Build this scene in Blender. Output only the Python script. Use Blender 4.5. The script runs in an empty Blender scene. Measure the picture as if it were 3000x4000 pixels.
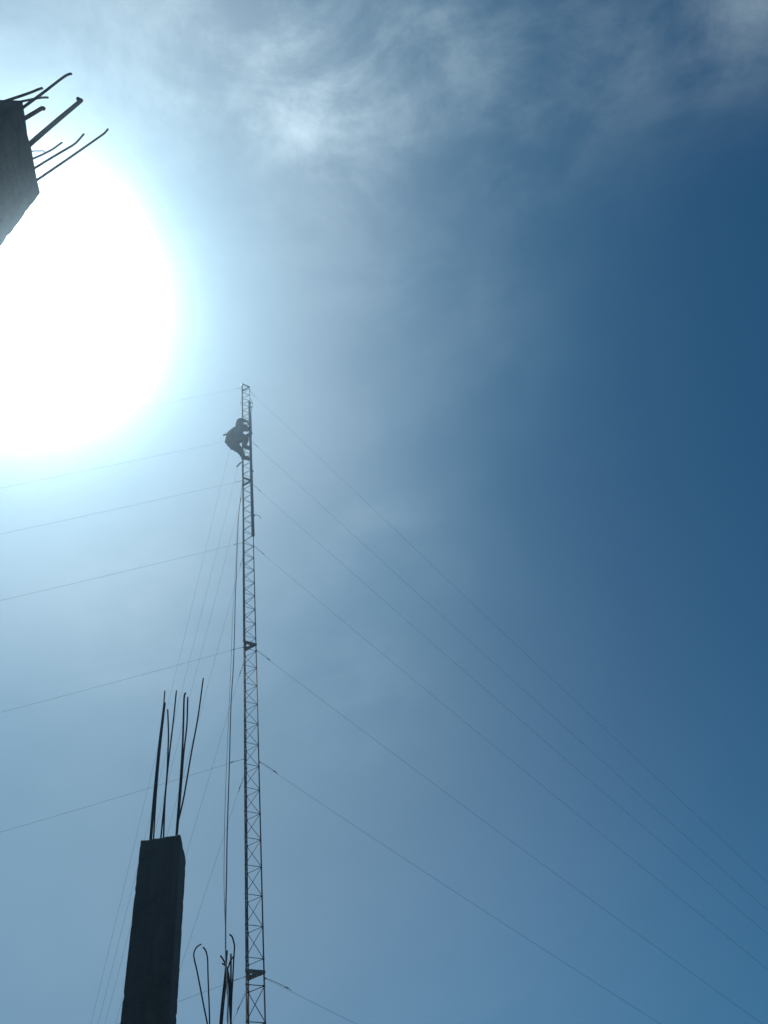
import bpy, bmesh, math, random
from mathutils import Vector, Matrix, noise
random.seed(7)
S = bpy.context.scene
C = S.collection
R = math.radians

# ------------------------------------------------------------------ camera
# photograph 3000 x 4000; focal length 3000 px; verticals meet at VP in the picture
F, VP = 3000.0, (946.0, -300.0)
up_c = Vector((VP[0] - 1500, 2000 - VP[1], -F)).normalized()
fw_c = Vector((0, 0, -1))
Y_c = (fw_c - up_c * fw_c.dot(up_c)).normalized()
X_c = Y_c.cross(up_c)
ROT = Matrix((X_c, Y_c, up_c))            # camera vector -> world vector
CAM_H = 1.6
cd = bpy.data.cameras.new("camera"); cam = bpy.data.objects.new("camera", cd); C.objects.link(cam)
cam.matrix_world = Matrix.Translation((0, 0, CAM_H)) @ ROT.to_4x4()
cd.sensor_fit = 'VERTICAL'; cd.sensor_height = 24.0; cd.lens = 24.0 * F / 4000.0
cd.clip_start = 0.05; cd.clip_end = 3000
S.camera = cam

def ray(px, py):
    return (ROT @ Vector((px - 1500, 2000 - py, -F))).normalized()
EYE = Vector((0, 0, CAM_H))

# ------------------------------------------------------------------ sun, sky, exposure
sun_dir = ray(85, 1165)
sun_el = math.asin(sun_dir.z); sun_az = math.atan2(sun_dir.x, sun_dir.y)
sl = bpy.data.lights.new("sun", 'SUN'); sl.energy = 3.0; sl.angle = R(0.53); sl.color = (1.0, 0.97, 0.90)
so = bpy.data.objects.new("sun", sl); C.objects.link(so)
so.rotation_euler = (-sun_dir).to_track_quat('-Z', 'Y').to_euler(); so.location = (0, 0, 40)

S.view_settings.view_transform = 'Standard'; S.view_settings.look = 'None'
S.view_settings.gamma = 1.0; S.view_settings.use_curve_mapping = False
S.view_settings.exposure = 0.0
S.render.engine = 'CYCLES'
S.cycles.use_denoising = True
S.cycles.volume_bounces = 0
S.cycles.max_bounces = 6

W = bpy.data.worlds.new("World"); S.world = W; W.use_nodes = True
nt = W.node_tree; N = nt.nodes; L = nt.links; N.clear()

class NB:
    """small helper to write node maths"""
    def __init__(s, nt): s.nt = nt
    def n(s, t, **k):
        x = s.nt.nodes.new(t)
        for a, b in k.items(): setattr(x, a, b)
        return x
    def put(s, node, i, v):
        if isinstance(v, bpy.types.NodeSocket): s.nt.links.new(v, node.inputs[i])
        else: node.inputs[i].default_value = v
    def m(s, op, a, b=None, c=None, clamp=False):
        x = s.n('ShaderNodeMath', operation=op, use_clamp=clamp)
        s.put(x, 0, a)
        if b is not None: s.put(x, 1, b)
        if c is not None: s.put(x, 2, c)
        return x.outputs[0]
    def v(s, op, a, b=None, scale=None):
        x = s.n('ShaderNodeVectorMath', operation=op)
        s.put(x, 0, a)
        if b is not None: s.put(x, 1, b)
        if scale is not None: s.put(x, 3, scale)
        return x.outputs['Value'] if op in ('DOT_PRODUCT', 'LENGTH', 'DISTANCE') else x.outputs[0]
    def smooth(s, x, a, b):
        q = s.n('ShaderNodeMapRange', interpolation_type='SMOOTHSTEP')
        s.put(q, 0, x); s.put(q, 1, a); s.put(q, 2, b); s.put(q, 3, 0.0); s.put(q, 4, 1.0)
        return q.outputs[0]
    def noise(s, vec, scale, detail=5, rough=0.55, dist=0.0):
        q = s.n('ShaderNodeTexNoise'); s.put(q, 'Vector', vec); s.put(q, 'Scale', scale)
        s.put(q, 'Detail', detail); s.put(q, 'Roughness', rough); s.put(q, 'Distortion', dist)
        return q.outputs[0]
    def mix(s, f, a, b):
        q = s.n('ShaderNodeMix', data_type='RGBA'); s.put(q, 0, f); s.put(q, 6, a); s.put(q, 7, b)
        return q.outputs[2]

SKY_K = 0.053
b = NB(nt)
sky = b.n('ShaderNodeTexSky', sky_type='NISHITA', sun_disc=False)
sky.sun_elevation = sun_el; sky.sun_rotation = sun_az
sky.altitude = 300; sky.air_density = 1.0; sky.dust_density = 1.0; sky.ozone_density = 2.5
tc = b.n('ShaderNodeTexCoord')
D = b.v('NORMALIZE', tc.outputs['Generated'])
theta = b.m('MULTIPLY', b.m('ARCCOSINE', b.m('MINIMUM', b.v('DOT_PRODUCT', D, tuple(sun_dir)), 0.999999)), 180 / math.pi)
uneven = b.m('ADD', b.noise(D, 4.0, 4, 0.5, 0.4), b.m('MULTIPLY', b.noise(D, 14.0, 5, 0.5, 0.4), 0.35))
theta = b.m('MULTIPLY', theta, b.m('ADD', 0.80, b.m('MULTIPLY', uneven, 0.30)))
def lobe(amp, width, power):
    return b.m('MULTIPLY', amp / SKY_K, b.m('EXPONENT', b.m('MULTIPLY', -1.0, b.m('POWER', b.m('DIVIDE', theta, width), power))))
aureole = lobe(0.33, 27.5, 2.7)          # thin high veil lit from behind by the sun
core = lobe(2.6, 7.3, 3.0)
# thin high cloud, laid out on the sky itself
sep = b.n('ShaderNodeSeparateXYZ'); L.new(D, sep.inputs[0])
zz = b.m('MAXIMUM', sep.outputs[2], 0.08)
P = b.n('ShaderNodeCombineXYZ')
b.put(P, 0, b.m('DIVIDE', sep.outputs[0], zz)); b.put(P, 1, b.m('DIVIDE', sep.outputs[1], zz)); b.put(P, 2, 0.0)
mp = b.n('ShaderNodeMapping'); L.new(P.outputs[0], mp.inputs[0])
mp.inputs['Rotation'].default_value = (0, 0, R(-58)); mp.inputs['Scale'].default_value = (1.2, 2.0, 1)
wisp = b.noise(mp.outputs[0], 3.4, 12, 0.60, 0.5)
curl = b.noise(P.outputs[0], 6.0, 12, 0.68, 0.4)
broad = b.noise(P.outputs[0], 1.3, 4, 0.5, 0.3)
def patch(px, py, r, k):
    """a cloud bank round one direction of the sky (soft outline, r in degrees)"""
    a = b.m('MULTIPLY', b.m('ARCCOSINE', b.m('MINIMUM', b.v('DOT_PRODUCT', D, tuple(ray(px, py))), 0.999999)), 180 / math.pi)
    return b.m('MULTIPLY', k / SKY_K, b.m('EXPONENT', b.m('MULTIPLY', -1.0, b.m('POWER', b.m('DIVIDE', a, r), 2.0))))
banks = None
for q in ((1050, 100, 7, .26), (1180, 330, 5.5, .22), (1280, 560, 4.5, .15), (900, 300, 8, .14), (100, 100, 9, .22), (1500, 150, 6, .22), (1900, 250, 6, .10), (2330, 260, 5, .10),
          (2990, 0, 4.2, .22), (2650, 60, 5, .08), (1600, 900, 9, .08), (1450, 2050, 5, .06), (1400, 2650, 6, .05), (600, 2350, 8, .06)):
    p = patch(*q); banks = p if banks is None else b.m('ADD', banks, p)
tex = b.m('ADD', b.m('ADD', b.m('MULTIPLY', wisp, 0.45), b.m('MULTIPLY', broad, 0.2)), b.m('MULTIPLY', curl, 0.35))
dens = b.m('MULTIPLY', b.m('ADD', 0.12, b.m('MULTIPLY', 0.88, b.smooth(tex, 0.40, 0.64))), banks)
low = b.m('MULTIPLY', b.m('ADD', 0.8, b.m('MULTIPLY', broad, 0.4)), patch(450, 3500, 28, .18))
aur = b.m('MULTIPLY', aureole, b.m('ADD', 0.80, b.m('ADD', b.m('MULTIPLY', broad, 0.22), b.m('MULTIPLY', wisp, 0.18))))
skycol = b.v('MULTIPLY', sky.outputs[0], (0.22, 0.79, 1.0))
acol = b.mix(b.smooth(theta, 18.0, 42.0), (0.96, 1.02, 1.05, 1), (0.38, 0.78, 0.95, 1))
am = b.n('ShaderNodeCombineXYZ'); [b.put(am, i, aur) for i in range(3)]
tot = b.v('ADD', skycol, b.v('MULTIPLY', acol, am.outputs[0]))
tot = b.v('ADD', tot, b.v('SCALE', (1.0, 1.0, 1.0), scale=core))
tot = b.v('ADD', tot, b.v('SCALE', (0.86, 1.0, 0.98), scale=dens))
tot = b.v('ADD', tot, b.v('SCALE', (1.0, 1.06, 0.86), scale=low))
tot = b.v('ADD', tot, b.v('SCALE', (0.4, 0.9, 1.5), scale=patch(2200, 4500, 18, .03)))
bg = b.n('ShaderNodeBackground'); L.new(tot, bg.inputs[0]); bg.inputs[1].default_value = SKY_K
out = b.n('ShaderNodeOutputWorld'); L.new(bg.outputs[0], out.inputs[0])

# ------------------------------------------------------------------ materials
def material(name, base, rough=0.8, metal=0.0, var=0.25, scale=8.0, base2=None, bump=0.0, streak=False):
    m = bpy.data.materials.new(name); m.use_nodes = True
    q = NB(m.node_tree); bs = m.node_tree.nodes['Principled BSDF']
    t = q.n('ShaderNodeTexCoord').outputs['Object']
    if streak:
        mp = q.n('ShaderNodeMapping'); m.node_tree.links.new(t, mp.inputs[0]); mp.inputs['Scale'].default_value = (6, 6, 0.5); t2 = mp.outputs[0]
    else: t2 = t
    n1 = q.noise(t2, scale, 6, 0.6)
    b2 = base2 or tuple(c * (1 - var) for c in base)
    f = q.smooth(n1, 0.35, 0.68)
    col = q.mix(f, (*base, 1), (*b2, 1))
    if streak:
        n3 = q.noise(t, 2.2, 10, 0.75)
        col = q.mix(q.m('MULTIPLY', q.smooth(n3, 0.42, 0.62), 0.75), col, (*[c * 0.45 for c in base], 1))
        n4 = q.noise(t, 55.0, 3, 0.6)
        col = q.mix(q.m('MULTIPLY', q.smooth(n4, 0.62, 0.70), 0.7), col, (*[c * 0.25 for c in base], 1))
    m.node_tree.links.new(col, bs.inputs['Base Color'])
    bs.inputs['Roughness'].default_value = rough; bs.inputs['Metallic'].default_value = metal
    if bump:
        n2 = q.noise(t, scale * 6, 8, 0.65)
        bp = q.n('ShaderNodeBump'); bp.inputs['Strength'].default_value = bump; bp.inputs['Distance'].default_value = 0.01
        m.node_tree.links.new(n2, bp.inputs['Height']); m.node_tree.links.new(bp.outputs[0], bs.inputs['Normal'])
    return m
M = dict(
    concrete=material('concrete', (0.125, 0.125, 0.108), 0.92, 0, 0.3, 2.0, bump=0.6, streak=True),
    footing=material('footing_concrete', (0.28, 0.27, 0.25), 0.9, 0, 0.3, 3.0, bump=0.4),
    rebar=material('rusty_steel', (0.055, 0.035, 0.03), 0.8, 0.3, 0.4, 30.0, base2=(0.03, 0.022, 0.022), bump=0.3),
    galv=material('galvanised_steel', (0.115, 0.13, 0.145), 0.7, 0.1, 0.4, 12.0),
    darksteel=material('dark_painted_steel', (0.03, 0.026, 0.032), 0.8, 0.0, 0.4, 12.0),
    plate=material('flange_steel', (0.24, 0.24, 0.20), 0.8, 0.0, 0.35, 20.0),
    wire=material('wire_steel', (0.16, 0.17, 0.18), 0.6, 0.3, 0.2, 20.0),
    rope=material('grey_rope', (0.42, 0.42, 0.40), 0.9, 0.0, 0.3, 60.0),
    pipe=material('dark_pipe', (0.04, 0.04, 0.05), 0.85, 0.0, 0.3, 10.0),
    bright=material('bright_sunlit_metal', (0.7, 0.7, 0.7), 0.5, 0.2, 0.1, 10.0),  # pale tone also paints the sunlit top of the mast leg
    ground=material('dry_earth', (0.075, 0.07, 0.06), 0.95, 0, 0.3, 0.6, base2=(0.05, 0.047, 0.042), bump=0.8),
    jacket=material('dark_jacket', (0.06, 0.065, 0.08), 0.9, 0, 0.3, 14.0),
    trousers=material('dark_trousers', (0.035, 0.04, 0.055), 0.9, 0, 0.3, 14.0),
    skin=material('skin', (0.11, 0.06, 0.04), 0.6, 0, 0.1, 10.0),
    boots=material('black_boot', (0.02, 0.02, 0.02), 0.6, 0, 0.2, 10.0),
    cap=material('dark_cap', (0.04, 0.045, 0.06), 0.8, 0, 0.2, 10.0),
)

# ------------------------------------------------------------------ helpers
def tag(o, label=None, cat=None, group=None, kind=None):
    if label: o['label'] = label
    if cat: o['category'] = cat
    if group: o['group'] = group
    if kind: o['kind'] = kind
    return o
def link(name, bm, mat, parent=None, smooth=True):
    me = bpy.data.meshes.new(name); bm.normal_update(); bm.to_mesh(me); bm.free()
    for m in (mat if isinstance(mat, (list, tuple)) else [mat]): me.materials.append(m)
    for p in me.polygons: p.use_smooth = smooth
    o = bpy.data.objects.new(name, me); C.objects.link(o)
    if parent: o.parent = parent; o.matrix_parent_inverse = parent.matrix_basis.inverted()
    return o
def empty(name, loc=(0, 0, 0)):
    o = bpy.data.objects.new(name, None); C.objects.link(o); o.location = loc; o.empty_display_size = 0.2
    return o
def frame(d):
    d = d.normalized(); a = Vector((0, 0, 1)) if abs(d.z) < 0.9 else Vector((1, 0, 0))
    u = d.cross(a).normalized(); return u, d.cross(u).normalized()
def tube(bm, pts, r, n=8, caps=True):
    """a tube through pts; r is a number or one radius per point"""
    pts = [Vector(p) for p in pts]
    rs = r if isinstance(r, (list, tuple)) else [r] * len(pts)
    rings = []; u = None
    for i, p in enumerate(pts):
        d = (pts[min(i + 1, len(pts) - 1)] - pts[max(i - 1, 0)]).normalized()
        if u is None: u, w = frame(d)
        else:
            u = (u - d * u.dot(d)).normalized(); w = d.cross(u)
        rings.append([bm.verts.new(p + (u * math.cos(k * 2 * math.pi / n) + w * math.sin(k * 2 * math.pi / n)) * rs[i]) for k in range(n)])
    for a, c in zip(rings, rings[1:]):
        for k in range(n): bm.faces.new((a[k], a[(k + 1) % n], c[(k + 1) % n], c[k]))
    if caps: bm.faces.new(rings[0][::-1]); bm.faces.new(rings[-1])
def smooth_path(pts, k=4):
    """Catmull-Rom through pts"""
    pts = [Vector(p) for p in pts]; out = []
    for i in range(len(pts) - 1):
        p0, p1, p2, p3 = pts[max(i - 1, 0)], pts[i], pts[i + 1], pts[min(i + 2, len(pts) - 1)]
        for j in range(k):
            t = j / k
            out.append(0.5 * (2 * p1 + (p2 - p0) * t + (2 * p0 - 5 * p1 + 4 * p2 - p3) * t * t + (3 * p1 - p0 - 3 * p2 + p3) * t ** 3))
    return out + [pts[-1]]
def box(bm, c, s, rot=None, bev=0.0):
    r = bmesh.ops.create_cube(bm, size=1.0)
    m = Matrix.Translation(c) @ (rot.to_4x4() if rot else Matrix()) @ Matrix.Diagonal((*s, 1))
    bmesh.ops.transform(bm, matrix=m, verts=r['verts'])
    if bev: bmesh.ops.bevel(bm, geom=list({e for v in r['verts'] for e in v.link_edges}), offset=bev, segments=2, affect='EDGES')
def near_vertical(px, py, P0):
    """point on the sight line of a pixel that comes closest to the vertical through P0"""
    d = ray(px, py); hd = Vector((d.x, d.y)); t = hd.dot(Vector((P0.x, P0.y))) / hd.length_squared
    return EYE + d * t
def on_plane(px, py, P0, n):
    d = ray(px, py); return EYE + d * ((P0 - EYE).dot(n) / d.dot(n))

# ------------------------------------------------------------------ ground
bm = bmesh.new()
G = 40; ext = 300.0
vs = [[bm.verts.new((ext * math.copysign(abs(i / G) ** 2.2, i), ext * math.copysign(abs(j / G) ** 2.2, j),
        0.10 * noise.noise(Vector((i * .31, j * .31, 0))) - 0.05)) for j in range(-G, G + 1)] for i in range(-G, G + 1)]
for i in range(2 * G):
    for j in range(2 * G): bm.faces.new((vs[i][j], vs[i + 1][j], vs[i + 1][j + 1], vs[i][j + 1]))
tag(link('ground', bm, M['ground']), kind='structure')

# ------------------------------------------------------------------ concrete columns with starter bars
def pillar(name, corner, du, dv, su, sv, top, seed):
    """rough cast column: corner + du*su + dv*sv, from the ground to z = top"""
    root = empty(name, (corner.x + du.x * su / 2 + dv.x * sv / 2, corner.y + du.y * su / 2 + dv.y * sv / 2, 0))
    bm = bmesh.new(); K = 7; ch = 0.006; ring = []
    cor = [(0, 0), (su, 0), (su, sv), (0, sv)]
    for i in range(4):
        a, c = cor[i], cor[(i + 1) % 4]; d = (c[0] - a[0], c[1] - a[1]); l = math.hypot(*d); d = (d[0] / l, d[1] / l)
        for k in range(K):
            s_ = ch + (l - 2 * ch) * k / (K - 1); ring.append((a[0] + d[0] * s_, a[1] + d[1] * s_))
    base = Vector((corner.x, corner.y, 0)); ctr = base + du * su / 2 + dv * sv / 2
    lev = [0.0]
    while lev[-1] < top - 0.001: lev.append(min(top, lev[-1] + (0.04 if lev[-1] < top - 1.6 else 0.02)))
    rows = []
    for z in lev:
        row = []
        for (a, c) in ring:
            p = base + du * a + dv * c + Vector((0, 0, z))
            n1 = noise.fractal(p * 7 + Vector((seed, 0, 0)), 0.6, 2.0, 5)
            n2 = noise.noise(Vector((p.x * 3 + seed, p.y * 3, z * 1.1)))
            edge = math.exp(-(top - z) / 0.07)
            out = (p - ctr); out.z = 0; out.normalize()
            corner_ = min(math.hypot(a - q[0], c - q[1]) for q in cor) < 0.02
            k = n1 * 0.0016 + n2 * 0.0012 - (max(0, noise.noise(p * 22 + Vector((0, seed, 0))) - 0.15) * 0.016 if corner_ else 0) - edge * max(0, noise.noise(p * 15)) * 0.007
            p += out * k
            if z >= top - 1e-6: p.z += noise.noise(p * 24) * 0.012
            row.append(bm.verts.new(p))
        rows.append(row)
    n = len(ring)
    for r0, r1 in zip(rows, rows[1:]):
        for k in range(n): bm.faces.new((r0[k], r0[(k + 1) % n], r1[(k + 1) % n], r1[k]))
    c = bm.verts.new(ctr + Vector((0, 0, top + 0.004)))
    for k in range(n): bm.faces.new((rows[-1][k], rows[-1][(k + 1) % n], c))
    link('shaft', bm, M['concrete'], root, True)
    bm = bmesh.new(); box(bm, (ctr.x, ctr.y, 0.04), (su + 0.3, sv + 0.3, 0.2), Matrix((du, dv, Vector((0, 0, 1)))).transposed(), 0.01)
    link('footing', bm, M['footing'], root, False)
    return root

def add_bar(root, pts, r, name='rebar', mat='rebar', label=None):
    bm = bmesh.new(); pp = smooth_path(pts, 5)
    tube(bm, pp, r, 8); o = link(name, bm, M[mat], root)
    if label: o['label'] = label
    return o

# near column, lower middle of the picture
def on_level(px, py, z):
    d = ray(px, py); return EYE + d * ((z - CAM_H) / d.z)
T1 = 4.95
A = on_level(548, 3285, T1); Cc = on_level(705, 3260, T1); Bq = on_level(727, 3362, T1)
du = Vector((A.x - Cc.x, A.y - Cc.y, 0)); su = du.length; du.normalize()
dv = Vector((Bq.x - Cc.x, Bq.y - Cc.y, 0)); sv = dv.length; dv.normalize()
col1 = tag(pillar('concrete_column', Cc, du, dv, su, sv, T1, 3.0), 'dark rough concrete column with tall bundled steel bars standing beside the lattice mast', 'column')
BARS1 = [  # inset from the front face, radius, crossing and further points (photo coordinates)
    (0.05, .0060, [(586, 3273), (604, 3070), (625, 2907), (640, 2745), (644, 2699)]),
    (0.04, .0120, [(589, 3273), (604, 3100), (621, 2926), (634, 2820), (643, 2746)]),
    (0.20, .0065, [(600, 3271), (610, 3106), (622, 2962), (640, 2790), (644, 2754)]),
    (0.31, .0070, [(629, 3266), (650, 3052), (655, 2962), (658, 2868), (655, 2772)]),
    (0.31, .0070, [(639, 3264), (646, 3107), (660, 2962), (677, 2817), (689, 2698)]),
    (0.04, .0085, [(689, 3258), (707, 3016), (715, 2871), (719, 2730), (725, 2707)]),
    (0.31, .0075, [(692, 3257), (704, 3120), (718, 2940), (730, 2832), (733, 2723)]),
    (0.18, .0070, [(692, 3258), (695, 3215), (718, 3114), (747, 2944), (773, 2803), (794, 2649)]),
]
for ins, r, px in BARS1:
    P0 = on_plane(*px[0], Cc + dv * ins, dv)
    q = Vector((P0.x - Cc.x, P0.y - Cc.y, 0)); lo = q.dot(du)
    pts = [P0] + [near_vertical(x, y, P0) for x, y in px[1:]]
    pts.insert(0, P0 - (pts[1] - P0).normalized() * 0.15)
    add_bar(col1, pts, r)

# column at the upper left edge of the picture
T2 = 4.95
Q = on_level(87, 393, T2); Sx = on_level(150, 720, T2)
dv2 = Vector((Sx.x - Q.x, Sx.y - Q.y, 0)); sv2 = dv2.length + 0.04; dv2.normalize()
du2 = Vector((-dv2.y, dv2.x, 0)); Pp = on_level(0, 388, T2)
du2 = du2 if du2.dot(Pp - Q) > 0 else -du2
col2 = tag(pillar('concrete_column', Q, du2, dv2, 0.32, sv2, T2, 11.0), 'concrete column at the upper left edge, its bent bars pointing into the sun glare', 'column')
BARS2 = [
    ('u', 0.05, .0055, [(45, 387), (110, 365), (158, 346), (165, 346)]),
    ('v', 0.05, .0060, [(90, 420), (170, 361), (247, 302), (272, 289), (278, 289)]),
    ('v', 0.25, .0055, [(86, 396), (145, 384), (170, 381), (187, 381)]),
    ('v', 0.05, .0085, [(99, 461), (135, 440), (164, 423), (173, 426)]),
    ('v', 0.05, .0108, [(121, 559), (215, 478), (309, 399), (313, 392), (304, 386)]),
    ('v', 0.22, .0050, [(133, 618), (165, 604), (205, 583), (230, 565), (242, 557)]),
    ('v', 0.06, .0050, [(143, 652), (215, 608), (286, 566), (307, 547), (327, 524)]),
    ('v', 0.05, .0055, [(155, 696), (275, 614), (392, 532), (410, 518), (421, 505)]),
]
for side, ins, r, px in BARS2:
    nrm = du2 if side == 'v' else dv2
    P0 = on_plane(*px[0], Q + nrm * ins, nrm)
    p1 = near_vertical(*px[1], P0); P0 = near_vertical(*px[0], p1)
    pts = [P0 - (p1 - P0).normalized() * 0.22, P0] + [near_vertical(x, y, p1) for x, y in px[1:]]
    add_bar(col2, pts, r)
P0 = on_plane(124, 592, Q + du2 * 0.05, du2)
add_bar(col2, [P0 + Vector((0, 0, -0.1)), P0] + [on_plane(x, y, P0, du2) for x, y in ((150, 590), (171, 590), (173, 597))], .0025, 'tie_wire', 'wire')

# third column, its head just below the picture: only the hooked bars show
dist3 = 6.9
a3 = ray(862, 4000); n3 = Vector((a3.x, a3.y, 0)).normalized()
P3 = n3 * dist3
T3 = (EYE + ray(860, 4160) * (dist3 / math.hypot(ray(860, 4160).x, ray(860, 4160).y))).z
x3 = Vector((n3.y, -n3.x, 0))
L3 = on_plane(806, 4160, P3, n3); R3 = on_plane(906, 4160, P3, n3)
c3 = Vector((R3.x, R3.y, 0)) + x3 * 0.07 - n3 * 0.06
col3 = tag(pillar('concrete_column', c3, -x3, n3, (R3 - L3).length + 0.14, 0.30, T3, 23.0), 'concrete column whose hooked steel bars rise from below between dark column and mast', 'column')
BARS3 = [
    (0.00, .0060, [(819, 4060), (810, 4000), (797, 3935), (784, 3867), (769, 3790), (760, 3752), (757, 3728), (762, 3710), (771, 3697), (786, 3688)]),
    (0.15, .0060, [(822, 4060), (819, 4000), (817, 3925), (814, 3852), (812, 3790), (811, 3750), (807, 3724), (801, 3709), (793, 3700)]),
    (0.00, .0080, [(856, 4060), (860, 4000), (868, 3910), (877, 3830), (883, 3765), (887, 3713)]),
    (0.15, .0070, [(863, 4060), (867, 4000), (874, 3920), (882, 3844), (887, 3790)]),
    (0.00, .0065, [(900, 4060), (902, 4000), (905, 3898), (909, 3830), (913, 3745), (916, 3700), (913, 3680), (907, 3660), (897, 3650)]),
    (0.15, .0075, [(900, 4060), (901, 4000), (902, 3898), (902, 3800), (902, 3726)]),
    (0.05, .0065, [(904, 4060), (902, 3990), (897, 3890), (895, 3840), (889, 3790), (893, 3776), (898, 3758), (906, 3744), (916, 3733)]),
    (0.02, .0065, [(904, 4060), (901, 4000), (897, 3925), (893, 3840), (888, 3790), (879, 3763), (871, 3747), (861, 3733)]),
    (0.10, .0060, [(905, 4060), (903, 4000), (899, 3925), (896, 3830), (888, 3785), (878, 3770), (867, 3763)]),
]
for dd, r, px in BARS3:
    Pd = P3 + n3 * dd
    pts = [on_plane(x, y, Pd, n3) for x, y in px]
    pts.insert(0, Vector((pts[0].x, pts[0].y, T3 - 0.1)))
    add_bar(col3, pts, r)

# ------------------------------------------------------------------ lattice mast
MD = 12.0
def mast_z(px, py):                      # height on the mast of a picture point
    d = ray(px, py); return CAM_H + MD * d.z / math.hypot(d.x, d.y)
def leg_xy(px, py, z):
    d = ray(px, py); t = (z - CAM_H) / d.z; return Vector((d.x * t, d.y * t, 0))
FL = [mast_z(1032, 3795), mast_z(1000, 2515), mast_z(983, 1875), mast_z(975, 1509)]
zf = FL[1]
LA = leg_xy(954, 2500, zf); LC = leg_xy(1000, 2516, zf); LB = leg_xy(958, 2546, zf)
HEAD_FIX = R(5)
# regular triangle of 0.27 m with the measured heading
mc = (LA + LB + LC) / 3
hd = math.atan2((LC - mc).y, (LC - mc).x) + HEAD_FIX
SIDE = 0.276; RR = SIDE / math.sqrt(3)
legs = [mc + Vector((math.cos(hd + k * 2 * math.pi / 3), math.sin(hd + k * 2 * math.pi / 3), 0)) * RR for k in range(3)]   # C, then two
c_leg = legs[0]
la, lb = (legs[1], legs[2]) if legs[1].length < legs[2].length else (legs[2], legs[1])
LEGS = [c_leg, la, lb]
Z0 = FL[0] - (FL[1] - FL[0])
mast = tag(empty('lattice_mast', (mc.x, mc.y, 0)), 'tall slim triangular steel lattice mast held upright by guy wires', 'mast')
LEAN = Vector((mc.y, -mc.x, 0)).normalized()
def V3(p, z):                            # the mast leans a few centimetres to the left over its height
    k = 0.02 - 0.004 * (z - 6.54)
    return Vector((p.x + LEAN.x * k, p.y + LEAN.y * k, z))
def section(z0, z1, mat, lr, br, nb=13):
    H = z1 - z0; g = H * 0.028
    bm = bmesh.new(); st = (H - 2 * g) / nb
    for k in range(nb + 1):
        z = z1 - g - k * st + random.uniform(-.006, .006)
        for a, c in ((c_leg, la), (c_leg, lb), (la, lb)): tube(bm, [V3(a, z), V3(c, z)], br, 6)
        if k < nb:
            for a, c in ((c_leg, la), (lb, c_leg), (la, lb)): tube(bm, [V3(a, z - br), V3(c, z - st + br)], br, 6)
        for p in LEGS:                                       # weld knots
            d = (mc - p).normalized() * 0.004
            box(bm, V3(p + d, z), (lr * 2.5, lr * 2.5, 0.022))
    br_o = link('mast_section', bm, mat, mast)
    for p in LEGS:
        bm = bmesh.new(); tube(bm, [V3(p, z0 + 0.002), V3(p, z1 - 0.002)], lr, 12); link('leg', bm, mat, br_o)
    return br_o
section(Z0, FL[0], M['darksteel'], .0115, .0058)
section(FL[0], FL[1], M['galv'], .0115, .0050)
section(FL[1], FL[2], M['galv'], .0115, .0055)
section(FL[2], FL[3], M['galv'], .0110, .0055, 13)
def flange(z, w, h, over=0.014):
    """triangular collar of flat bar round the joint of two sections"""
    bm = bmesh.new(); ctr = V3(mc, 0)
    def tri(k): return [mc + (p - mc) * k for p in LEGS]
    o = tri((RR + over * 2) / RR); i = tri(max(0.12, (RR + over * 2 - w * 2) / RR))
    T, Bm = z + h / 2, z - h / 2
    vo = [[bm.verts.new(V3(p, q)) for p in o] for q in (Bm, T)]; vi = [[bm.verts.new(V3(p, q)) for p in i] for q in (Bm, T)]
    for k in range(3):
        n = (k + 1) % 3
        bm.faces.new((vo[0][k], vo[0][n], vo[1][n], vo[1][k])); bm.faces.new((vi[0][n], vi[0][k], vi[1][k], vi[1][n]))
        bm.faces.new((vo[1][k], vo[1][n], vi[1][n], vi[1][k])); bm.faces.new((vo[0][n], vo[0][k], vi[0][k], vi[0][n]))
    bmesh.ops.recalc_face_normals(bm, faces=bm.faces)
    bmesh.ops.bevel(bm, geom=[e for e in bm.edges if abs(e.verts[0].co.z - e.verts[1].co.z) > h * .9], offset=0.008, segments=2, affect='EDGES')
    f = link('flange', bm, M['plate'], mast, False)
    for p in LEGS:                                            # bolts
        bm = bmesh.new()
        q = mc + (p - mc) * 0.72
        tube(bm, [V3(q, Bm - 0.018), V3(q, T + 0.018)], 0.009, 6); link('bolt', bm, M['darksteel'], f)
flange(FL[0], 0.052, 0.040); flange(FL[1], 0.055, 0.045); flange(FL[2], 0.042, 0.045); flange(FL[3], 0.030, 0.040, 0.010)
bm = bmesh.new(); box(bm, (mc.x, mc.y, Z0 / 2 - 0.1), (0.9, 0.9, Z0 + 0.2), None, 0.02); link('base_block', bm, M['footing'], mast, False)
bm = bmesh.new(); tube(bm, [V3(la, FL[3] - 0.30), V3(la, FL[3] - 0.02)], 0.015, 10); link('sunlit_leg_top', bm, M['bright'], mast)  # added pale tube: sunlight on the leg top put into the colour

c_ = V3(la, mast_z(947, 1812))
bm = bmesh.new(); e_ = Vector((mc.x, mc.y, 0)).normalized(); r_ = Vector((e_.y, -e_.x, 0))
tube(bm, smooth_path([c_ + r_ * 0.02, c_ - r_ * 0.07 + e_ * 0.06 - Vector((0, 0, .04)), c_ - r_ * 0.16 + e_ * 0.13 - Vector((0, 0, .10))], 4), [.012, .014, .016, .018, .020, .021, .021, .020, .017], 8)
link('outrigger', bm, M['galv'], mast)

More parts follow.
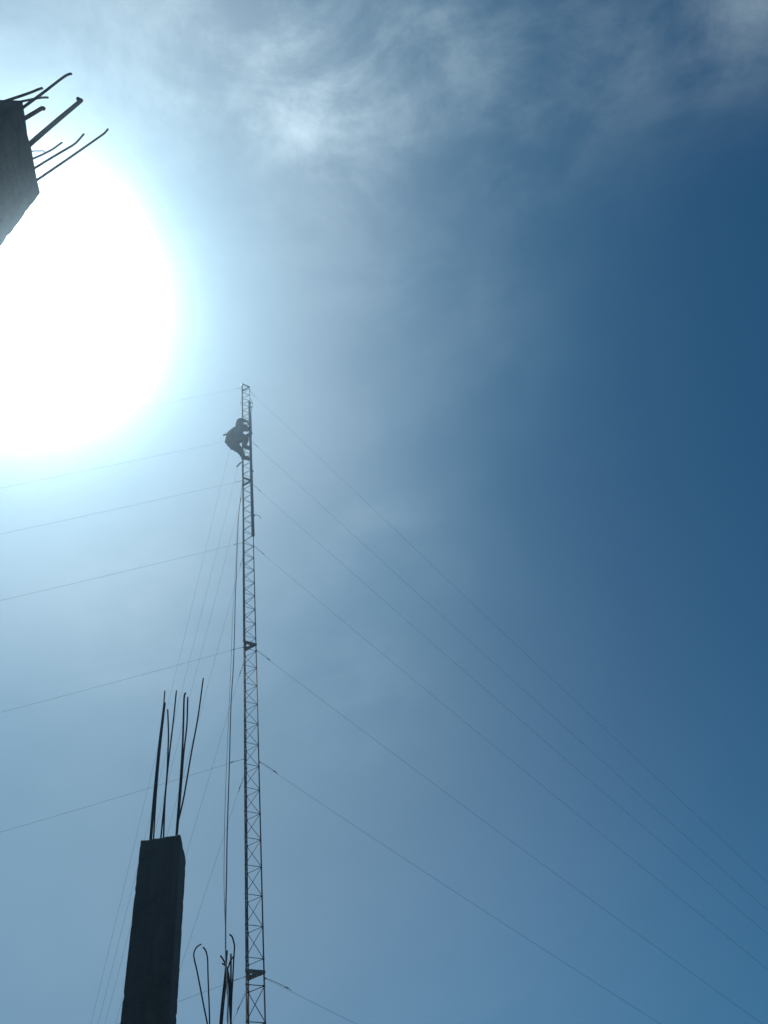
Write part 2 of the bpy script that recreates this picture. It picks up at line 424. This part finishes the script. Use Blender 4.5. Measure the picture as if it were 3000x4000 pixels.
# ------------------------------------------------------------------ guy wires
def ground_hit(d): return EYE + d * (-CAM_H / d.z)
AR = ground_hit(ray(5527, 5870)); AT = ground_hit(ray(-406, 7173)); AL = ground_hit(-ray(1500 + 14800, 2000 - 3403 + 2 * 0))
lv = [1525, 1720, 1888, 2130, 2537, 2972, 3817]
def leg_px(y): return 976 + (y - 1507) * (1032 - 976) / (3795 - 1507)
Zs = [mast_z(leg_px(y), y) for y in lv]
ordn = ['uppermost', 'second', 'third', 'fourth', 'fifth', 'sixth', 'lowest']
def guy(leg, z, anchor, label, group, k, sag):
    a = V3(leg, z); e = anchor + Vector((0, 0, 0.25)); d = (e - a)
    root = empty('guy_wire', a)
    tag(root, label, 'wire', group)
    bm = bmesh.new(); n = 26
    pts = [a + d * (i / n) - Vector((0, 0, sag * 4 * (i / n) * (1 - i / n))) for i in range(n + 1)]
    tube(bm, pts, 0.0018, 6); link('cable', bm, M['wire'], root)
    u = d.normalized(); s, t = frame(u)
    q = a + u * 0.07
    bm = bmesh.new()                                          # turned-back wire and clips near the mast
    loop = [a + u * 0.02, a + u * 0.10 + s * 0.018, a + u * 0.28 + s * 0.014, a + u * 0.38 + s * 0.006, a + u * 0.43 + s * 0.012 + t * 0.015]
    tube(bm, smooth_path(loop, 4), 0.0035, 6)
    tube(bm, [a + u * 0.32 + s * 0.004, a + u * 0.38 + s * 0.004], 0.008, 8)
    link('wire_clip', bm, M['wire'], root)
    bm = bmesh.new(); rr = []
    for j in range(13): rr.append(a + u * 0.012 + (u * math.cos(j * math.pi / 6) + s * math.sin(j * math.pi / 6)) * 0.022)
    tube(bm, rr, 0.005, 6); link('shackle', bm, M['wire'], root)
    return root
for k, z in enumerate(Zs):
    o = ordn[k]
    guy(c_leg, z, AR, f'{o} of the seven thin guy wires fanning from mast to the lower right', 'guy wires fanning down to the right', k, 0.10 + 0.02 * k)
    guy(la, z, AL, f'{o} of the seven thin guy wires running from mast past the left edge', 'guy wires running off to the left', k, 0.16)
    guy(lb, z, AT, f'steep thin guy wire falling left of mast, {o} attached of its seven', 'guy wires falling steeply beside the mast', k, 0.08)
for P_, lab in ((AR, 'concrete block holding the right fan of guy wires, outside the picture'), (AT, 'concrete block holding the steep guy wires behind the dark column'), (AL, 'concrete block holding the guy wires that run left past the camera')):
    root = tag(empty('anchor_block', (P_.x, P_.y, 0)), lab, 'anchor', 'concrete anchors of the guy wires')
    bm = bmesh.new(); box(bm, (P_.x, P_.y, 0.05), (0.7, 0.7, 0.4), None, 0.02); link('block', bm, M['footing'], root, False)
    bm = bmesh.new(); tube(bm, [Vector((P_.x, P_.y, 0.2)), Vector((P_.x, P_.y, 0.31))], 0.02, 10); link('anchor_rod', bm, M['darksteel'], root)

# ------------------------------------------------------------------ hoisting rope (two falls)
def rope_pts(px, d1, z1, d0, z0):
    out = []
    for x, y in px:
        d = ray(x, y); te = d.z / math.hypot(d.x, d.y); k = (z1 - z0) / (d1 - d0)
        dd = (z0 - CAM_H - k * d0) / (te - k); h = Vector((d.x, d.y, 0)).normalized()
        out.append(h * dd + Vector((0, 0, CAM_H + te * dd)))
    return out
zt = mast_z(946, 1880)
d_top = math.hypot(la.x, la.y) - 0.03; zb = CAM_H + 6.55 * math.tan(math.asin(ray(887, 4000).z))
pA = [(946, 1885), (942.5, 1922), (932.5, 2012), (928, 2103), (924, 2223), (919, 2344), (917, 2430), (912, 2590), (903, 2737), (899, 2864), (896, 2991),
      (891, 3138), (887, 3280), (885, 3411), (882, 3560), (881, 3650), (882, 3748), (886, 3806), (887, 3871), (891, 3925), (888, 3985), (889, 4060)]
pB = [(946, 1890), (940, 1950), (927, 2050), (921, 2200), (913, 2344), (908, 2420), (902, 2600), (893, 2800), (886, 2960), (880, 3117), (876, 3299), (875, 3453), (879, 3601), (881, 3700), (885, 3800)]
ra = rope_pts(pA, d_top, zt, 6.6, zb)
ra.append(Vector((ra[-1].x, ra[-1].y, 0.02)) * 1.0)
root = tag(empty('hoisting_rope', ra[0]), 'long grey hoisting rope hanging in two falls from the mast down to the hooked bars', 'rope')
bm = bmesh.new(); rp = smooth_path(ra, 4); tube(bm, rp, [0.0075 - 0.0022 * i / len(rp) for i in range(len(rp))], 8); link('rope_fall', bm, M['rope'], root)
rb = rope_pts(pB, d_top, zt, 6.6, zb)
bm = bmesh.new(); tube(bm, smooth_path(rb, 4), 0.0028, 6); link('tag_line', bm, M['rope'], root)

# ------------------------------------------------------------------ pipe lashed to the mast
rd = (c_leg - mc).normalized()
to_eye = Vector((-mc.x, -mc.y, 0)).normalized()
right = Vector((-to_eye.y, to_eye.x, 0)); right = right if right.dot(c_leg - mc) > 0 else -right
pz1, pz0 = mast_z(975, 1567), mast_z(990, 2093)
pp = c_leg + to_eye * 0.045
def pipe_pt(px, py): return near_vertical(px, py, pp)
ptop, pbot = pipe_pt(974, 1569), pipe_pt(988.5, 2091)
root = tag(empty('steel_pipe', pbot), 'long dark pipe standing upright against the upper mast beside the climber', 'pipe')
bm = bmesh.new(); n = 12
ax = (ptop - pbot); ps = [pbot + ax * (i / n) for i in range(n + 1)]
tube(bm, ps, [0.036 + 0.003 * (1 - i / n) for i in range(n + 1)], 16); link('tube', bm, M['pipe'], root)
bm = bmesh.new(); tube(bm, [pbot - ax.normalized() * 0.012, pbot + ax.normalized() * 0.06], 0.041, 16); link('end_collar', bm, M['pipe'], root)
for f, mt in ((0.985, 'bright'), (0.945, 'bright')):
    c = pbot + ax * f + right * 0.045 + to_eye * 0.01
    bm = bmesh.new(); bmesh.ops.create_uvsphere(bm, u_segments=12, v_segments=8, radius=0.030); bmesh.ops.translate(bm, vec=c, verts=bm.verts)
    link('insulator', bm, M[mt], root)
c = pbot + ax * 0.965 + right * 0.05
bm = bmesh.new(); tube(bm, smooth_path([c + Vector((0, 0, 0.42)) - right * 0.02, c + Vector((0, 0, 0.2)) + right * 0.035, c + right * 0.045, c - Vector((0, 0, 0.5)) + right * 0.0, c - Vector((0, 0, 1.6)) + right * 0.005, c - Vector((0, 0, 2.0)) - right * 0.02], 5), 0.008, 8)
link('cable_tail', bm, M['pipe'], root)
for f in (0.12, 0.42, 0.72):
    c = pbot + ax * f; bm = bmesh.new()
    tube(bm, [c - Vector((0, 0, 0.02)), c + Vector((0, 0, 0.02))], 0.042, 14); box(bm, c + right * 0.045, (0.03, 0.03, 0.035))
    link('clamp', bm, M['darksteel'], root)
c = pbot + ax * 0.125 + right * 0.04
bm = bmesh.new(); tube(bm, smooth_path([c, c + right * 0.10 - Vector((0, 0, .03)), c + right * 0.17 - Vector((0, 0, .16))], 4), 0.007, 8); link('bracket', bm, M['wire'], root)

# ------------------------------------------------------------------ the climber
zP = mast_z(940, 1720) - 0.15                                     # the level the pose is measured from
orig = V3(la, zP)
dv_ = (orig - EYE); el = math.atan2(dv_.z, math.hypot(dv_.x, dv_.y))
def W_(r, u, n): return orig + right * r + to_eye * n + Vector((0, 0, u))
J = {  # joint: (right, up, towards camera), radius
    'pelvis': ((-.30, .02, -.02), .175), 'waist': ((-.25, .17, .02), .165), 'chest': ((-.15, .36, .05), .185), 'neck0': ((-.07, .52, .05), .075),
    'neck': ((-.01, .55, .04), .062), 'head': ((.06, .62, .02), .078), 'crown': ((.11, .68, .02), .060),
    'shN': ((-.11, .46, .19), .090), 'elN': ((-.08, .80, .20), .062), 'wrN': ((.13, .88, .13), .040),
    'shF': ((-.06, .44, -.09), .095), 'elF': ((.12, .38, -.16), .070), 'wrF': ((.20, .52, -.10), .038),
    'hipN': ((-.25, -.04, .07), .135), 'knN': ((.13, .02, .07), .092), 'anN': ((.06, -.33, .05), .050),
    'hipF': ((-.25, -.08, -.13), .135), 'knF': ((-.09, -.32, -.10), .090), 'anF': ((.02, -.67, -.11), .048),
    'upperback': ((-.25, .44, .08), .100),
    'seat': ((-.38, -.04, -.13), .150),
}
E_ = [('pelvis', 'waist'), ('waist', 'chest'), ('chest', 'neck0'), ('neck0', 'neck'), ('neck', 'head'), ('head', 'crown'),
      ('chest', 'shN'), ('shN', 'elN'), ('elN', 'wrN'), ('chest', 'shF'), ('shF', 'elF'), ('elF', 'wrF'),
      ('pelvis', 'hipN'), ('hipN', 'knN'), ('knN', 'anN'), ('pelvis', 'hipF'), ('hipF', 'knF'), ('knF', 'anF'), ('pelvis', 'seat'), ('chest', 'upperback')]
names = list(J)
me = bpy.data.meshes.new('body'); me.from_pydata([W_(*J[n][0]) for n in names], [(names.index(a), names.index(c)) for a, c in E_], [])
body = bpy.data.objects.new('body', me); C.objects.link(body)
BULK = 1.28
sk = body.modifiers.new('skin', 'SKIN'); sk.branch_smoothing = 0.4
for i, n in enumerate(names): me.skin_vertices[0].data[i].radius = (J[n][1] * BULK, J[n][1] * BULK)
me.skin_vertices[0].data[0].use_root = True
ss = body.modifiers.new('sub', 'SUBSURF'); ss.levels = ss.render_levels = 2
bpy.context.view_layer.update()
dg = bpy.context.evaluated_depsgraph_get(); em = bpy.data.meshes.new_from_object(body.evaluated_get(dg))
body.modifiers.clear(); bm = bmesh.new(); bm.from_mesh(em)
# baggy folds in the clothes
for v in bm.verts:
    loc = v.co - orig
    v.co += v.normal * (noise.noise(v.co * 11) * 0.012 + noise.noise(v.co * 23) * 0.006)
def jp(n): return W_(*J[n][0])
def seg_d(p, a, c):
    t = max(0, min(1, (p - a).dot(c - a) / (c - a).length_squared)); return (p - a - (c - a) * t).length
up_names = [('waist', 'chest'), ('chest', 'shN'), ('chest', 'shF'), ('shN', 'elN'), ('elN', 'wrN'), ('shF', 'elF'), ('elF', 'wrF'), ('chest', 'neck0')]
lo_names = [('pelvis', 'hipN'), ('hipN', 'knN'), ('knN', 'anN'), ('hipF', 'knF'), ('knF', 'anF'), ('pelvis', 'seat')]
for f in bm.faces:
    p = f.calc_center_median()
    a = min(seg_d(p, jp(i), jp(j)) for i, j in up_names); c = min(seg_d(p, jp(i), jp(j)) for i, j in lo_names); h = seg_d(p, jp('neck'), jp('crown'))
    f.material_index = 0 if a <= c and a <= h else (1 if c <= h else 2)
# hands: palm, four fingers curled round the steel, thumb from the side
def hand(wr, target, side):
    d = (target - wr).normalized(); s = d.cross(Vector((0, 0, 1))).normalized(); upv = s.cross(d).normalized()
    n0 = len(bm.faces)
    pc = wr + d * 0.05
    q = [wr - d * .01, wr + d * .03, wr + d * .06, wr + d * .088]
    tube(bm, q, [.030, .037, .038, .028], 10)
    for k, ln in enumerate((.034, .040, .037, .029)):
        o = wr + d * 0.083 + upv * (0.028 - 0.0185 * k)
        tube(bm, [o, o + d * ln + s * side * .004, o + d * (ln + .014) + s * side * .024, o + d * (ln - .004) + s * side * .045], [.0095, .009, .0085, .007], 7)
    o = wr + d * .04 + upv * .030
    tube(bm, [o, o + upv * .024 + d * .014 + s * side * .012, o + upv * .028 + d * .034 + s * side * .034, o + upv * .02 + d * .05 + s * side * .048], [.012, .011, .010, .008], 7)
    bm.faces.ensure_lookup_table()
    for f in bm.faces[n0:]: f.material_index = 2
hand(jp('wrN'), V3(c_leg, zP + 0.86) + to_eye * 0.06, -1)
hand(jp('wrF'), V3(c_leg, zP + 0.60) - to_eye * 0.03, 1)
# face: nose, ears, brow on the head, looking at the mast
hc = jp('head'); fd = (right * 0.93 - Vector((0, 0, 0.15)) - to_eye * 0.1).normalized(); hs = fd.cross(Vector((0, 0, 1))).normalized()
n0 = len(bm.faces)
tube(bm, [hc + fd * .080 + Vector((0, 0, .025)), hc + fd * .105 - Vector((0, 0, .012)), hc + fd * .088 - Vector((0, 0, .02))], [.008, .014, .010], 8)
for s_ in (-1, 1):
    tube(bm, [hc + hs * s_ * .083 - Vector((0, 0, .03)), hc + hs * s_ * .095, hc + hs * s_ * .085 + Vector((0, 0, .03))], [.010, .014, .010], 8)
bm.faces.ensure_lookup_table()
for f in bm.faces[n0:]: f.material_index = 2
bpy.data.objects.remove(body)
pers = tag(empty('person', W_(0, -.8, 0)), 'person in dark clothes clinging to the left side of the mast near its top', 'person')
link('body', bm, [M['jacket'], M['trousers'], M['skin']], pers)
def boot(an, toe, nm='boot'):
    bm = bmesh.new(); d = (toe - an).normalized(); dn = Vector((0, 0, -1))
    tube(bm, smooth_path([an + Vector((0, 0, .12)), an + Vector((0, 0, .03)), an + dn * .04 + d * .02, an + dn * .055 + d * .12, toe + dn * .05], 3),
         [.060, .060, .061, .061, .060, .060, .059, .056, .052, .050, .048, .044, .034], 12)
    s = d.cross(Vector((0, 0, 1))).normalized()
    ctr = (an + toe) / 2 + dn * .10
    box(bm, ctr, (.29, .095, .028), Matrix((d, s, d.cross(s))).transposed(), .008)
    link(nm, bm, M['boots'], pers)
boot(jp('anN'), jp('anN') + right * .15 - to_eye * .05 - Vector((0, 0, .02)))
boot(jp('anF'), jp('anF') + right * .17 + to_eye * .02 - Vector((0, 0, .07)))
bm = bmesh.new(); bmesh.ops.create_uvsphere(bm, u_segments=20, v_segments=12, radius=0.108)
for v in bm.verts:
    if v.co.z < -0.01: v.co.z = -0.01 + (v.co.z + 0.01) * 0.25
ct = hc + Vector((0, 0, .035)) + fd * 0.01
bmesh.ops.translate(bm, vec=ct, verts=bm.verts)
tube(bm, [ct + fd * .07 - Vector((0, 0, .02)), ct + fd * .15 - Vector((0, 0, .035))], [.07, .05], 12)
link('cap', bm, M['cap'], pers)
bm = bmesh.new(); bc = jp('waist') - Vector((0, 0, .05)); ring = []
for k in range(25):
    a_ = k * 2 * math.pi / 24; ring.append(bc + right * math.cos(a_) * .155 + to_eye * math.sin(a_) * .165 + Vector((0, 0, .02 * math.cos(a_))))
tube(bm, ring, .018, 6, False); belt = link('belt', bm, M['boots'], pers)
bm = bmesh.new(); k0 = bc - right * .15 + to_eye * .10
tube(bm, smooth_path([k0, k0 - right * .09 + Vector((0, 0, -.01)), k0 - right * .12 + Vector((0, 0, -.06))], 4), .024, 8); link('tool', bm, M['boots'], belt)
bm = bmesh.new(); tube(bm, smooth_path([bc + right * .15, bc + right * .26 + Vector((0, 0, -.06)), V3(c_leg, bc.z - .05) + to_eye * .05], 5), .010, 8); link('lanyard', bm, M['rope'], belt)

# ------------------------------------------------------------------ air: scattering volume added to imitate lens glare round the sun
bm = bmesh.new(); box(bm, (0, 0, 12.2), (620, 620, 30.0))
hz_ = bpy.data.materials.new('glare_haze_air'); hz_.use_nodes = True; t = hz_.node_tree; t.nodes.clear()
o = t.nodes.new('ShaderNodeOutputMaterial'); pv = t.nodes.new('ShaderNodeVolumePrincipled'); t.links.new(pv.outputs[0], o.inputs['Volume'])
pv.inputs['Color'].default_value = (0.55, 0.80, 1.0, 1); pv.inputs['Density'].default_value = 0.0052; pv.inputs['Anisotropy'].default_value = 0.92
tag(link('glare_haze', bm, hz_, None, False), kind='stuff')
